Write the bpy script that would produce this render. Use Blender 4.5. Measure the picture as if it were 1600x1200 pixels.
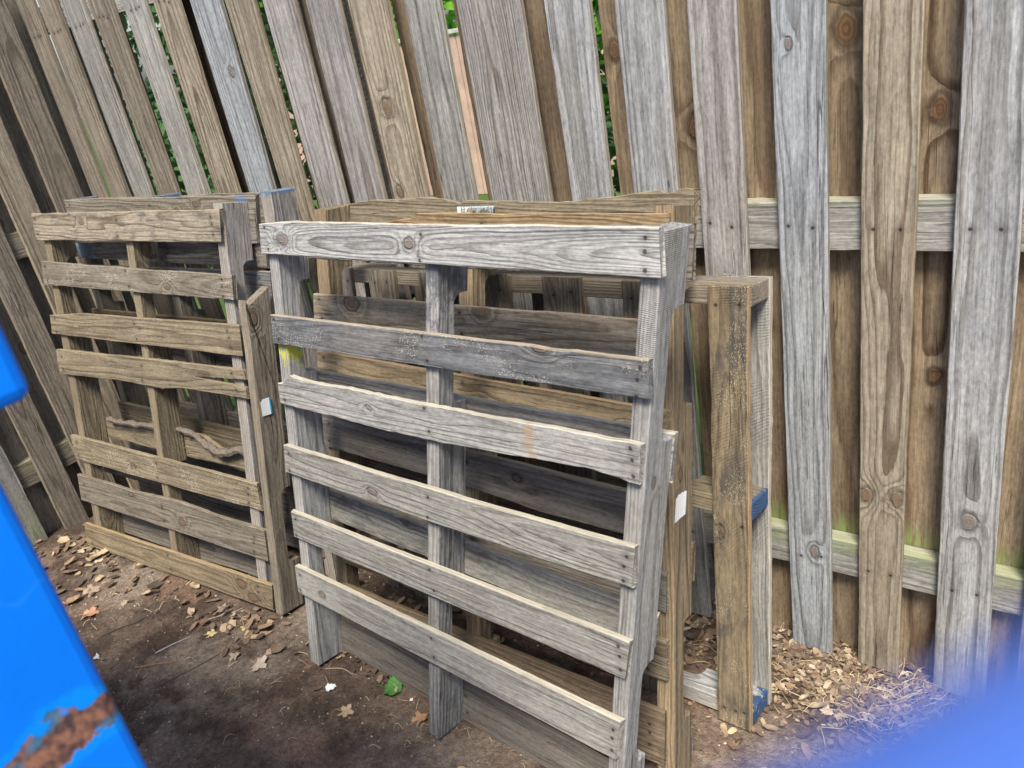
import bpy, bmesh, math, random
from mathutils import Matrix, Vector, noise
for o in list(bpy.data.objects): bpy.data.objects.remove(o)
S = bpy.context.scene; COL = S.collection
R = random.Random(7)

# ------------------------------------------------------------------ camera, sky, sun, exposure
cd = bpy.data.cameras.new('camera'); cam = bpy.data.objects.new('camera', cd); COL.objects.link(cam); S.camera = cam
cd.sensor_width = 36; cd.lens = 1255.64/1600*36; cd.clip_start = 0.004; cd.clip_end = 400
r_, u_, f_ = Vector((.81097,.55915,-.17229)), Vector((-.11073,.43582,.8932)), Vector((-.57451,.70528,-.41535))
cam.matrix_world = Matrix(((r_.x,u_.x,-f_.x,0),(r_.y,u_.y,-f_.y,0),(r_.z,u_.z,-f_.z,1.55),(0,0,0,1)))
cd.dof.use_dof = True; cd.dof.focus_distance = 2.0; cd.dof.aperture_fstop = 28.25/4.0
W = bpy.data.worlds.new('World'); S.world = W; W.use_nodes = True
SUN_EL, SUN_AZ = math.radians(58), math.radians(150)     # azimuth measured clockwise from +Y
nt = W.node_tree; bg = nt.nodes['Background']; sky = nt.nodes.new('ShaderNodeTexSky')
sky.sky_type = 'NISHITA'; sky.sun_disc = False; sky.sun_elevation = SUN_EL; sky.sun_rotation = SUN_AZ
sky.air_density = 1.0; sky.dust_density = 2.5; sky.ozone_density = 1.0
nt.links.new(sky.outputs[0], bg.inputs[0]); bg.inputs[1].default_value = 0.11
sl = bpy.data.lights.new('sun', 'SUN'); sl.energy = 3.4; sl.angle = math.radians(16); sl.color = (1, .935, .82)
so = bpy.data.objects.new('sun', sl); COL.objects.link(so)
sd = Vector((math.sin(SUN_AZ)*math.cos(SUN_EL), math.cos(SUN_AZ)*math.cos(SUN_EL), math.sin(SUN_EL)))
so.rotation_euler = sd.to_track_quat('Z', 'Y').to_euler()
S.view_settings.view_transform = 'Standard'; S.view_settings.look = 'None'; S.view_settings.exposure = 0.9; S.view_settings.gamma = 1

# ------------------------------------------------------------------ node helpers
class NT:
    def __init__(s, name):
        s.m = bpy.data.materials.new(name); s.m.use_nodes = True; s.t = s.m.node_tree; s.t.nodes.clear()
        s.out = s.t.nodes.new('ShaderNodeOutputMaterial'); s.b = s.t.nodes.new('ShaderNodeBsdfPrincipled')
        s.t.links.new(s.b.outputs[0], s.out.inputs[0]); s.b.inputs['Roughness'].default_value = .88
        s.b.inputs['Specular IOR Level'].default_value = .25
    def put(s, sock, v):
        if v is None: return
        if isinstance(v, bpy.types.NodeSocket): s.t.links.new(v, sock)
        else: sock.default_value = v
    def M(s, op, a, b=None, c=None, clamp=False):
        n = s.t.nodes.new('ShaderNodeMath'); n.operation = op; n.use_clamp = clamp
        s.put(n.inputs[0], a); s.put(n.inputs[1], b); s.put(n.inputs[2], c); return n.outputs[0]
    def V(s, op, a, b=None, sc=None):
        n = s.t.nodes.new('ShaderNodeVectorMath'); n.operation = op
        s.put(n.inputs[0], a); s.put(n.inputs[1], b)
        if sc is not None: s.put(n.inputs['Scale'], sc)
        return n.outputs['Value'] if op in ('LENGTH', 'DOT_PRODUCT', 'DISTANCE') else n.outputs[0]
    def sep(s, v):
        n = s.t.nodes.new('ShaderNodeSeparateXYZ'); s.put(n.inputs[0], v); return n.outputs
    def comb(s, x, y, z):
        n = s.t.nodes.new('ShaderNodeCombineXYZ'); s.put(n.inputs[0], x); s.put(n.inputs[1], y); s.put(n.inputs[2], z); return n.outputs[0]
    def N(s, vec, scale=1, detail=3, rough=.55, w=None, out=0):
        n = s.t.nodes.new('ShaderNodeTexNoise'); n.noise_dimensions = '3D'
        s.put(n.inputs['Vector'], vec); n.inputs['Scale'].default_value = scale
        n.inputs['Detail'].default_value = detail; n.inputs['Roughness'].default_value = rough
        return n.outputs[out]
    def vor(s, vec, scale, out='Distance', feat='F1'):
        n = s.t.nodes.new('ShaderNodeTexVoronoi'); n.feature = feat; s.put(n.inputs['Vector'], vec); n.inputs['Scale'].default_value = scale
        return n.outputs[out]
    def step(s, v, a, b):
        n = s.t.nodes.new('ShaderNodeMapRange'); n.interpolation_type = 'SMOOTHSTEP'
        s.put(n.inputs[0], v); s.put(n.inputs[1], a); s.put(n.inputs[2], b); n.inputs[3].default_value = 0; n.inputs[4].default_value = 1
        return n.outputs[0]
    def mix(s, fac, a, b, mode='MIX'):
        n = s.t.nodes.new('ShaderNodeMix'); n.data_type = 'RGBA'; n.blend_type = mode
        s.put(n.inputs[0], fac); s.put(n.inputs[6], a); s.put(n.inputs[7], b); return n.outputs[2]
    def attr(s, name):
        n = s.t.nodes.new('ShaderNodeAttribute'); n.attribute_type = 'OBJECT'; n.attribute_name = name; return n.outputs
    def bump(s, h, strength, dist):
        n = s.t.nodes.new('ShaderNodeBump'); n.inputs['Strength'].default_value = strength; n.inputs['Distance'].default_value = dist
        s.put(n.inputs['Height'], h); s.t.links.new(n.outputs[0], s.b.inputs['Normal'])
    def coord(s, w='Object'): return s.t.nodes.new('ShaderNodeTexCoord').outputs[w]
def C(r, g, b): return (r, g, b, 1)

# ------------------------------------------------------------------ weathered wood, driven by per-board properties
def wood_material():
    n = NT('weathered_wood')
    P = n.coord(); Nn = n.sep(n.coord('Normal')); seed = n.attr('seed')[2]
    ca = n.attr('ca')[0]; cb = n.attr('cb')[0]; ce = n.attr('ce')[0]
    k1 = n.attr('k1')[1]; k2 = n.attr('k2')[1]
    gr = n.sep(n.attr('grain')[1])       # ring width (m), distance of the pith (m), lateral pith offset (m)
    st = n.sep(n.attr('stain')[1])       # dark mould, white flecks, grey bleaching
    nails = n.sep(n.attr('nails')[1])    # three x positions
    alg = n.sep(n.attr('algae')[1])      # x centre, half width, strength
    sawa = n.attr('saw')[2]
    off = n.comb(seed, n.M('MULTIPLY', seed, 1.7), n.M('MULTIPLY', seed, -.9))
    p = n.sep(P)
    PS = n.V('ADD', n.V('MULTIPLY', P, (1.0, 5, 5)), off)
    wob = n.N(PS, 1.9, 2, .5, out=1); wv = n.sep(wob)
    wy = n.M('MULTIPLY_ADD', wv[0], .030, -.015); wz = n.M('MULTIPLY_ADD', wv[1], .026, -.013)
    yy = n.M('ADD', n.M('ADD', p[1], gr[2]), wy)
    tilt = n.M('MULTIPLY', n.M('SUBTRACT', n.M('FRACT', n.M('MULTIPLY', seed, 3.77)), .5), .05)
    zz = n.M('ADD', n.M('ADD', n.M('ADD', p[2], gr[1]), wz), n.M('MULTIPLY', p[0], tilt))
    r = n.M('SQRT', n.M('ADD', n.M('MULTIPLY', yy, yy), n.M('MULTIPLY', zz, zz)))
    knotm = None; kbump = None; ring2 = None
    for k in (k1, k2):
        ks = n.sep(k)
        dx = n.M('MULTIPLY', n.M('SUBTRACT', p[0], ks[0]), .62); dy = n.M('SUBTRACT', p[1], ks[1])
        jit = n.M('MULTIPLY', n.M('SUBTRACT', n.N(n.V('ADD', P, off), 55, 2), .5), .009)
        d = n.M('ADD', n.M('SQRT', n.M('ADD', n.M('MULTIPLY', dx, dx), n.M('MULTIPLY', dy, dy))), jit)
        q = n.M('DIVIDE', d, n.M('MAXIMUM', ks[2], .0001))
        g = n.M('MULTIPLY', n.M('POWER', 2.718, n.M('MULTIPLY', n.M('MULTIPLY', q, q), -.30)), n.M('MULTIPLY', ks[2], 1.7))
        r = n.M('ADD', r, g)
        km = n.M('SUBTRACT', 1, n.step(q, .62, .95)); rim = n.M('MULTIPLY', n.step(q, .7, .95), n.M('SUBTRACT', 1, n.step(q, 1.0, 1.5)))
        knotm = km if knotm is None else n.M('MAXIMUM', knotm, km)
        kbump = rim if kbump is None else n.M('MAXIMUM', kbump, rim)
        rg = n.M('SINE', n.M('MULTIPLY', q, 17)); rg = n.M('MULTIPLY', n.M('MULTIPLY_ADD', rg, .5, .5), km)
        ring2 = rg if ring2 is None else n.M('MAXIMUM', ring2, rg)
    rn = n.M('MULTIPLY', n.M('SUBTRACT', n.N(n.V('ADD', n.V('MULTIPLY', P, (4, 30, 30)), off), 2.2, 3), .5), .0035)
    t = n.M('DIVIDE', n.M('ADD', r, rn), gr[0])
    # uneven ring spacing
    t = n.M('ADD', t, n.M('MULTIPLY', n.M('SINE', n.M('MULTIPLY', t, .73)), .35))
    fr = n.M('FRACT', t)
    late = n.M('MULTIPLY', n.step(fr, .35, .86), n.M('SUBTRACT', 1, n.step(fr, .90, 1.0)))
    idn = n.N(n.comb(n.M('FLOOR', t), seed, 0.3), 1.37, 0)                     # each ring its own depth of tone
    late = n.M('MULTIPLY', late, n.M('MULTIPLY_ADD', idn, 1.3, .05), clamp=True)
    fib = n.N(n.V('ADD', n.V('MULTIPLY', P, (11, 240, 240)), off), 1, 3, .65)
    fib2 = n.N(n.V('ADD', n.V('MULTIPLY', P, (3.2, 92, 92)), off), 1, 4, .6)
    patch = n.N(n.V('ADD', n.V('MULTIPLY', P, (2.2, 9, 9)), off), 1, 4, .6)
    blot = n.N(n.V('ADD', n.V('MULTIPLY', P, (7, 13, 13)), off), 1, 5, .7)
    col = n.mix(late, cb, ca)
    col = n.mix(n.M('MULTIPLY', n.step(patch, .42, .68), .55), col, n.mix(.5, col, n.attr('cc')[0]))
    # fine fibre
    spk = n.N(n.V('ADD', n.V('MULTIPLY', P, (70, 170, 170)), off), 1, 3, .7)
    sh = n.M('ADD', n.M('MULTIPLY_ADD', fib, .95, .28), n.M('MULTIPLY', n.M('SUBTRACT', fib2, .5), .80))
    sh = n.M('ADD', sh, n.M('MULTIPLY', n.M('SUBTRACT', spk, .5), .95))
    big = n.N(n.V('ADD', n.V('MULTIPLY', P, (3.5, 6, 6)), off), 1, 5, .72)
    sh = n.M('MULTIPLY', sh, n.M('ADD', n.M('MULTIPLY', blot, .65), n.M('MULTIPLY_ADD', big, .8, .33)))
    # band-saw / planer lines across the board
    sw = n.M('SINE', n.M('ADD', n.M('MULTIPLY', p[0], 2000), n.M('MULTIPLY', n.N(P, 30, 1), 9)))
    sw = n.M('MULTIPLY', n.M('MULTIPLY', sw, sawa), n.step(n.N(n.V('ADD', P, off), 9, 1), .35, .6))
    sh = n.M('ADD', sh, n.M('MULTIPLY', sw, .045))
    # checks (drying cracks)
    cr = n.N(n.V('ADD', n.V('MULTIPLY', P, (1.6, 75, 75)), off), 1, 2, .5)
    cr = n.M('SUBTRACT', 1, n.step(n.M('ABSOLUTE', n.M('SUBTRACT', cr, .5)), .0, .014))
    cr = n.M('MULTIPLY', cr, n.step(n.N(n.V('ADD', n.V('MULTIPLY', P, (3, 14, 14)), off), 1, 2), .5, .62))
    sh = n.M('MULTIPLY', sh, n.M('MULTIPLY_ADD', cr, -.62, 1))
    g3 = n.comb(sh, sh, sh)
    col = n.mix(1, col, g3, 'MULTIPLY')
    # knots
    kc = n.mix(ring2, n.mix(.55, ca, C(.10,.045,.02)), n.mix(.5, ca, C(.24,.13,.06)))
    col = n.mix(n.M('MULTIPLY', knotm, .85), col, kc)
    col = n.mix(n.M('MULTIPLY', kbump, .55), col, C(.035,.027,.02))
    # mould
    md = n.M('MULTIPLY', n.step(n.M('ADD', blot, n.M('MULTIPLY', n.M('SUBTRACT', fib2, .5), .5)), .44, .68), st[0])
    col = n.mix(md, col, C(.035,.037,.042))
    # pale flecks
    vd = n.vor(n.V('ADD', n.V('MULTIPLY', P, (190, 330, 330)), off), 1); 
    fl = n.M('MULTIPLY', n.M('SUBTRACT', 1, n.step(vd, .20, .34)), n.step(n.N(n.V('ADD', n.V('MULTIPLY', P, (9, 14, 14)), off), 1, 3), .47, .62))
    col = n.mix(n.M('MULTIPLY', fl, st[1]), col, C(.62,.58,.46))
    # nails, two or three across at each stringer
    na = None
    for i in range(3):
        jx = n.M('MULTIPLY', n.M('SUBTRACT', n.M('FRACT', n.M('MULTIPLY', seed, 5.3+i)), .5), .01)
        for j, yo in enumerate((-.026, .022, .002)[:3 if i == 2 else 2]):
            dx = n.M('ADD', n.M('SUBTRACT', p[0], nails[i]), n.M('MULTIPLY_ADD', jx, (1, -1, .4)[j], 0)); dy = n.M('ADD', n.M('SUBTRACT', p[1], yo), jx)
            d = n.M('SQRT', n.M('ADD', n.M('MULTIPLY', dx, dx), n.M('MULTIPLY', dy, dy)))
            dd = n.M('SUBTRACT', 1, n.step(d, .0028, .0046)); halo = n.M('MULTIPLY', n.M('SUBTRACT', 1, n.step(d, .002, .016)), .32)
            m = n.M('MAXIMUM', dd, halo); na = m if na is None else n.M('MAXIMUM', na, m)
    face = n.step(n.M('ABSOLUTE', Nn[2]), .6, .8)
    na = n.M('MULTIPLY', n.M('MULTIPLY', na, face), .88)
    col = n.mix(na, col, C(.028,.022,.02))
    # paler, less weathered arrises and sawn edges; sunlit cream put into the colour
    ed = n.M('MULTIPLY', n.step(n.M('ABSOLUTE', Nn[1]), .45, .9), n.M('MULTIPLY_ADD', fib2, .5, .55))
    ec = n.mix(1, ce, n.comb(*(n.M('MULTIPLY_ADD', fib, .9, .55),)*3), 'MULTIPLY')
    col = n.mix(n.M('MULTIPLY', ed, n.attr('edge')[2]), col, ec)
    # green algae
    am = n.M('SUBTRACT', 1, n.step(n.M('DIVIDE', n.M('ABSOLUTE', n.M('SUBTRACT', p[0], alg[0])), n.M('MAXIMUM', alg[1], .001)), .1, 1))
    am = n.M('MULTIPLY', n.M('MULTIPLY', am, alg[2]), n.step(n.M('ADD', fib2, n.M('MULTIPLY', blot, .4)), .5, .85))
    am2 = n.M('MULTIPLY', n.M('MULTIPLY_ADD', n.step(n.M('ADD', fib2, n.M('MULTIPLY', spk, .5)), .6, .95), .8, .25), n.step(n.M('ADD', p[1], n.M('MULTIPLY', blot, .05)), n.attr('gtop')[2], n.M('ADD', n.attr('gtop')[2], .03)))
    am2 = n.M('MULTIPLY', am2, n.attr('gstr')[2])
    am = n.M('MAXIMUM', am, am2)
    col = n.mix(am, col, n.mix(blot, C(.11,.17,.045), C(.27,.33,.11)))
    # paint splashes
    pt = n.sep(n.attr('paint')[1]); pd = n.M('DIVIDE', n.M('ABSOLUTE', n.M('SUBTRACT', p[0], pt[0])), n.M('MAXIMUM', pt[1], .001))
    pn = n.M('MULTIPLY', n.M('SUBTRACT', n.N(n.V('ADD', n.V('MULTIPLY', P, (.5, 1, 1)), off), 55, 5, .8), .5), 7)
    pm = n.M('MULTIPLY', n.M('SUBTRACT', 1, n.step(n.M('ADD', pd, pn), .6, .8)), n.M('MULTIPLY', pt[2], n.M('LESS_THAN', pd, 3)))
    col = n.mix(pm, col, n.attr('pcol')[0])
    n.t.links.new(col, n.b.inputs['Base Color'])
    h = n.M('ADD', n.M('MULTIPLY', late, .9), n.M('MULTIPLY', fib, .9))
    h = n.M('ADD', h, n.M('MULTIPLY', fib2, .8)); h = n.M('SUBTRACT', h, n.M('MULTIPLY', cr, 1.6))
    h = n.M('SUBTRACT', h, n.M('MULTIPLY', na, 1.2)); h = n.M('ADD', h, n.M('MULTIPLY', kbump, -.8))
    h = n.M('ADD', h, n.M('MULTIPLY', sw, .15))
    n.bump(h, .75, .0016)
    return n.m
WOOD = wood_material()

# tones: (light wood, dark ring, patch, edge)
T = {
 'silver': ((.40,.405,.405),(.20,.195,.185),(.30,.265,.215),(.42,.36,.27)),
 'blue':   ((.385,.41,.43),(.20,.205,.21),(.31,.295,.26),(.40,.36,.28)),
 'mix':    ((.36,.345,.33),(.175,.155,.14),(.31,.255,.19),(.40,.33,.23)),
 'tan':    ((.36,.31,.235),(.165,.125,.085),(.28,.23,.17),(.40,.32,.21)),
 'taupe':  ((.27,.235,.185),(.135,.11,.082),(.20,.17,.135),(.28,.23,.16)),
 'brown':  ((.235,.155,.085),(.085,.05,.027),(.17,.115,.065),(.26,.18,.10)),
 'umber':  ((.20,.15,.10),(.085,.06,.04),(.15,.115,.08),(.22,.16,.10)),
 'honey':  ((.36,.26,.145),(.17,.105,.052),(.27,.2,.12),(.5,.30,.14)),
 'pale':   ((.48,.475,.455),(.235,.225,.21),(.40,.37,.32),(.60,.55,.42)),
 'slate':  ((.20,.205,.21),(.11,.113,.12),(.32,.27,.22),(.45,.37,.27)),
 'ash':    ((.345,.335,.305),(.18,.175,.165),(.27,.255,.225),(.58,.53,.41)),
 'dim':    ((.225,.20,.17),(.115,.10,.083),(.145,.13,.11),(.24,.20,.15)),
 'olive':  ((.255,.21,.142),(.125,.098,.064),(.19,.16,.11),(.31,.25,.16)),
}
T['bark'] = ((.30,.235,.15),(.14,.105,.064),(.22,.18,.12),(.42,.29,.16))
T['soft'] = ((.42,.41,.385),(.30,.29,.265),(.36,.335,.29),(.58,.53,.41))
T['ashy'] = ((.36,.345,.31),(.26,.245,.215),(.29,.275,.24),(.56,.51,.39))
def props(o, tone, seed=None, k1=None, k2=None, ring=.0055, pith=.05, lat=0., stain=0., fleck=0., nails=(9,9,9), algae=(9,1,0), saw=.3,
          edge=.6, paint=(9,1,0), pcol=(.07,.16,.34), L=1., gtop=9., gstr=0.):
    a = T[tone]; v = R.uniform(.90, 1.10)
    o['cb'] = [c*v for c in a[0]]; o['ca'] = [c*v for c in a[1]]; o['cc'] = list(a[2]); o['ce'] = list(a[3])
    o['seed'] = float(seed if seed is not None else R.uniform(0, 60))
    if k1 is None: k1 = (R.uniform(-.45,.45)*L, R.uniform(-.035,.035), R.choice((0, 0, .009, .012)))
    if k2 is None: k2 = (R.uniform(-.45,.45)*L, R.uniform(-.04,.04), R.choice((0, 0, 0, .008)))
    o['k1'] = [float(x) for x in k1]; o['k2'] = [float(x) for x in k2]
    o['grain'] = [ring*R.uniform(.8,1.25), pith*R.uniform(.8,1.2), float(lat)+R.uniform(-.02,.02)]
    o['stain'] = [float(stain), float(fleck), 0.]
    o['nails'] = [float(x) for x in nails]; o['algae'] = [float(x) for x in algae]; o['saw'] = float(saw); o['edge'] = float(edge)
    o['paint'] = [float(x) for x in paint]; o['pcol'] = list(pcol); o['gtop'] = float(gtop); o['gstr'] = float(gstr)

def link(name, me, parent=None, mat=None, label=None):
    o = bpy.data.objects.new(name, me); COL.objects.link(o)
    if parent: o.parent = parent
    if mat: me.materials.append(mat)
    if label: o['label'] = label
    return o
def tag(o, label, cat, group=None, kind=None):
    if kind: o['kind'] = kind
    else: o['label'] = label; o['category'] = cat
    if kind == 'stuff' and label: o['label'] = label; o['category'] = cat
    if group: o['group'] = group
    return o
def root(name, mat4, label, cat, group=None):
    o = bpy.data.objects.new(name, None); COL.objects.link(o); o.empty_display_size = .1; o.matrix_world = mat4; return tag(o, label, cat, group)
def interp(prof, s):
    if not prof: return 0.
    if s <= prof[0][0]: return prof[0][1]
    for (a, b), (c, d) in zip(prof, prof[1:]):
        if s <= c: return b + (d-b)*(s-a)/max(c-a, 1e-6)
    return prof[-1][1]

# a plank in a frame (u right, n away from the viewer, v up) given the four corners of its front face
def plank(parent, name, q, n0, t, tone, top=None, bot=None, rough=.0016, bow=0., label=None, ends=.0035, nst=None, split=None, **kw):
    TL, TR, BR, BL = [Vector(x) for x in q]
    a = (TL+BL)/2; b = (TR+BR)/2; X = (b-a); L = X.length; X.normalize(); Y = Vector((-X.y, X.x)); c = (a+b)/2
    loc = lambda p: (Vector(p)-c).dot(X)
    xt0, xt1, xb0, xb1 = loc(TL), loc(TR), loc(BL), loc(BR)
    yt0, yt1 = (TL-c).dot(Y), (TR-c).dot(Y); yb0, yb1 = (BL-c).dot(Y), (BR-c).dot(Y)
    n = nst or max(8, int(L/.018)); bm = bmesh.new(); ch = min(.0016, t*.2); sd = R.uniform(0, 99)
    def strand(s0, s1, n, topf, botf):
        rings = []
        for i in range(n+1):
            s = s0+(s1-s0)*i/n
            yt = yt0+(yt1-yt0)*s + topf(s) + noise.noise((s*L*7, sd, 0))*rough*1.3 + noise.noise((s*L*90, sd, 3))*rough*.9
            yb = yb0+(yb1-yb0)*s + botf(s) + noise.noise((s*L*7, sd, 7))*rough*1.3 + noise.noise((s*L*90, sd, 9))*rough*.9
            yt -= max(0, noise.noise((s*L*9, sd, 21))-.36)*rough*5; yb += max(0, noise.noise((s*L*9, sd, 31))-.36)*rough*5
            z = bow*4*s*(1-s) + noise.noise((s*2, sd, 5))*.0012
            cs = [(yt-ch, t/2), (yt, t/2-ch), (yt, -t/2+ch), (yt-ch, -t/2), (yb+ch, -t/2), (yb, -t/2+ch), (yb, t/2-ch), (yb+ch, t/2)]
            ring = []
            for (y, zz) in cs:
                fr = 0 if abs(yt-yb) < 1e-4 else (y-yb)/(yt-yb)
                x = (xb0+(xb1-xb0)*s)*(1-fr)+(xt0+(xt1-xt0)*s)*fr
                if (i == 0 and s0 == 0) or (i == n and s1 == 1): x += R.uniform(-ends, ends)
                ring.append(bm.verts.new((x, y, zz+z)))
            rings.append(ring)
        for r0, r1 in zip(rings, rings[1:]):
            for k in range(8): bm.faces.new((r0[k], r0[(k+1) % 8], r1[(k+1) % 8], r1[k]))
        bm.faces.new(rings[0][::-1]); bm.faces.new(rings[-1])
    tf = lambda s: interp(top, s); bf = lambda s: interp(bot, s)
    if split:                                   # the right-hand end has cracked open: (s where the crack starts, gap, fraction of height)
        s0, gap, fh = split
        strand(0, s0, n, tf, bf)
        H = lambda s: (yt0+(yt1-yt0)*s+tf(s)) - (yb0+(yb1-yb0)*s+bf(s))
        g = lambda s: gap*(s-s0)/(1-s0)
        strand(s0, 1, 6, tf, lambda s: bf(s)+H(s)*fh+g(s)*.5+.0004)
        strand(s0, 1, 6, lambda s: tf(s)-H(s)*(1-fh)-g(s)*.5-.0004, bf)
    else: strand(0, 1, n, tf, bf)
    bmesh.ops.recalc_face_normals(bm, faces=bm.faces)
    me = bpy.data.meshes.new(name); bm.to_mesh(me); bm.free()
    o = link(name, me, parent, WOOD, label)
    nc = n0+t/2
    o.matrix_local = Matrix(((X.x, Y.x, 0, c.x), (0, 0, -1, nc), (X.y, Y.y, 0, c.y), (0, 0, 0, 1)))
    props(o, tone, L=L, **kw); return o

# a stringer: upright in the frame, side profile with fork notches cut in its back edge
def stringer(parent, u0, slope, v0, v1, n0, d, t, tone, H=1.219, notch=True, rough=.001, label=None, topcut=None, name='stringer', **kw):
    Lh = (v1-v0)/2; mid = (v0+v1)/2; out = []
    def notch_pts(a, b, dep=.038, r=.02):
        pts = [(a, -d/2), (a-.0, -d/2+dep-r)]
        for k in range(1, 5):
            th = k/4*math.pi/2; pts.append((a+r-r*math.cos(th), -d/2+dep-r+r*math.sin(th)))
        for k in range(0, 5):
            th = k/4*math.pi/2; pts.append((b-r+r*math.sin(th), -d/2+dep-r+r*math.cos(th)))
        pts.append((b, -d/2)); return pts
    lo = v0-mid; hi = v1-mid
    front = []; n = 26
    for i in range(n+1):
        x = lo+(hi-lo)*i/n; front.append((x, d/2+noise.noise((x*25, u0*9, v1))*rough))
    back = [(lo, -d/2)]
    if notch:
        for (a, b) in ((.152, .381), (H-.381, H-.152)):
            a -= mid; b -= mid
            if a > lo+.01 and b < hi-.01: back += notch_pts(a, b)
    back.append((hi, -d/2))
    dense = [back[0]]
    for p, q in zip(back, back[1:]):
        m = max(1, int(abs(q[0]-p[0])/.05))
        for i in range(1, m+1): dense.append((p[0]+(q[0]-p[0])*i/m, p[1]+(q[1]-p[1])*i/m + (noise.noise((p[0]*30+i, u0*7, 2))*rough if i < m else 0)))
    poly = dense + front[::-1]
    if topcut: poly = [(x+(interp(topcut, (y/d)+.5) if x > hi-.001 else 0), y) for x, y in poly]
    bm = bmesh.new(); vs = [bm.verts.new((x, y, -t/2)) for x, y in poly]; f = bm.faces.new(vs)
    ex = bmesh.ops.extrude_face_region(bm, geom=[f]); nv = [e for e in ex['geom'] if isinstance(e, bmesh.types.BMVert)]
    for v in nv: v.co.z = t/2
    bmesh.ops.recalc_face_normals(bm, faces=bm.faces)
    caps = [f for f in bm.faces if len(f.verts) > 6]; ed = {e for f in caps for e in f.edges}
    bmesh.ops.bevel(bm, geom=list(ed), offset=.0016, segments=1, affect='EDGES')
    bmesh.ops.triangulate(bm, faces=[f for f in bm.faces if len(f.verts) > 6])
    me = bpy.data.meshes.new(name); bm.to_mesh(me); bm.free(); o = link(name, me, parent, WOOD, label)
    X = Vector((slope, 0, 1)).normalized(); Y = Vector((0, -1, 0)); Z = X.cross(Y)
    c = Vector((u0+slope*mid+t/2, n0+d/2, mid))
    o.matrix_local = Matrix(((X.x, Y.x, Z.x, c.x), (X.y, Y.y, Z.y, c.y), (X.z, Y.z, Z.z, c.z), (0, 0, 0, 1)))
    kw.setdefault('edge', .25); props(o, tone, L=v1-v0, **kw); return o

def pose(p, a, b, g):
    return Matrix.Translation(p) @ Matrix.Rotation(a, 4, 'Z') @ Matrix.Rotation(b, 4, 'X') @ Matrix.Rotation(g, 4, 'Y')

# ------------------------------------------------------------------ ground
CP = [(-1.63,.92,.030),(-1.2,.9,.012),(-.66,.84,.014),(-2.90,.99,.052),(-2.4,1.0,.050),(-1.92,1.02,.040),(-2.9,1.25,-.004),(-1.9,1.25,-.004),(-1.6,1.08,.008),(-.66,1.07,.0),
      (-1.7,1.36,-.028),(-.55,1.28,-.012),(-.5,1.36,-.024),(-.3,1.64,-.075),(-.45,1.64,-.075),(-.2,1.64,-.08)]
def gz(x, y):
    base = .04 if y < .85 else (.04-(y-.85)*.145 if y < 1.65 else -.076)
    w = 0; s = 0
    for cx, cy, cz in CP:
        d2 = (x-cx)**2+(y-cy)**2; k = math.exp(-d2/.045); w += k; s += k*cz
    z = (base*.25+s)/(.25+w)
    return z + .006*noise.noise((x*3, y*3, 0)) + .004*noise.noise((x*11, y*11, 4))
def dirt_material():
    n = NT('bare_dirt'); P = n.coord()
    a = n.N(P, 2.1, 5, .6); b = n.N(P, 9, 6, .65); c = n.N(P, 70, 4, .7); e = n.N(P, 320, 2, .7)
    col = n.mix(n.step(n.M('ADD', a, n.M('MULTIPLY', n.M('SUBTRACT', b, .5), .6)), .42, .62), C(.085,.060,.045), C(.20,.145,.107))
    col = n.mix(n.M('MULTIPLY', n.step(n.N(n.V('ADD', P, (3, 7, 1)), 3.3, 4, .6), .55, .70), .6), col, C(.30,.185,.125))
    pl = n.step(n.M('ADD', n.N(n.V('ADD', P, (9.3, 2.1, 0)), 2.6, 5, .68), n.M('MULTIPLY', b, .14)), .57, .70)
    col = n.mix(n.M('MULTIPLY', pl, .55), col, C(.34,.28,.22))
    col = n.mix(n.M('MULTIPLY', n.step(n.N(n.V('ADD', P, (1, 5, 4)), 3.7, 4), .54, .70), .45), col, C(.042,.034,.029))
    sh = n.M('MULTIPLY', n.M('MULTIPLY_ADD', c, 2.2, -.1), n.M('MULTIPLY_ADD', e, 1.6, .2)); col = n.mix(1, col, n.comb(sh, sh, sh), 'MULTIPLY')
    vd = n.vor(P, 130); sp = n.M('MULTIPLY', n.M('SUBTRACT', 1, n.step(vd, .10, .2)), n.step(n.vor(P, 130, 'Color'), .82, .86))
    col = n.mix(n.M('MULTIPLY', sp, .8), col, C(.42,.34,.26))
    n.t.links.new(col, n.b.inputs['Base Color']); n.b.inputs['Roughness'].default_value = .95
    h = n.M('ADD', n.M('ADD', n.M('MULTIPLY', b, 2), c), n.M('ADD', n.M('MULTIPLY', e, .6), n.M('MULTIPLY', sp, 1.0))); n.bump(h, 1.0, .010); return n.m
def simple(name, col, rough=.85, var=.5, scale=20, bump=.003, spec=.25):
    n = NT(name); P = n.coord(); a = n.N(P, scale, 4, .65); v = n.M('MULTIPLY_ADD', a, var*2, 1-var)
    n.t.links.new(n.mix(1, C(*col), n.comb(v, v, v), 'MULTIPLY'), n.b.inputs['Base Color'])
    n.b.inputs['Roughness'].default_value = rough; n.b.inputs['Specular IOR Level'].default_value = spec
    if bump: n.bump(a, .6, bump)
    return n.m
def grid(name, xs, ys, zf, mat):
    me = bpy.data.meshes.new(name); nx, ny = len(xs), len(ys)
    me.from_pydata([(x, y, zf(x, y)) for y in ys for x in xs], [], [(j*nx+i, j*nx+i+1, (j+1)*nx+i+1, (j+1)*nx+i) for j in range(ny-1) for i in range(nx-1)])
    for p in me.polygons: p.use_smooth = True
    o = link(name, me, None, mat); return o
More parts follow.
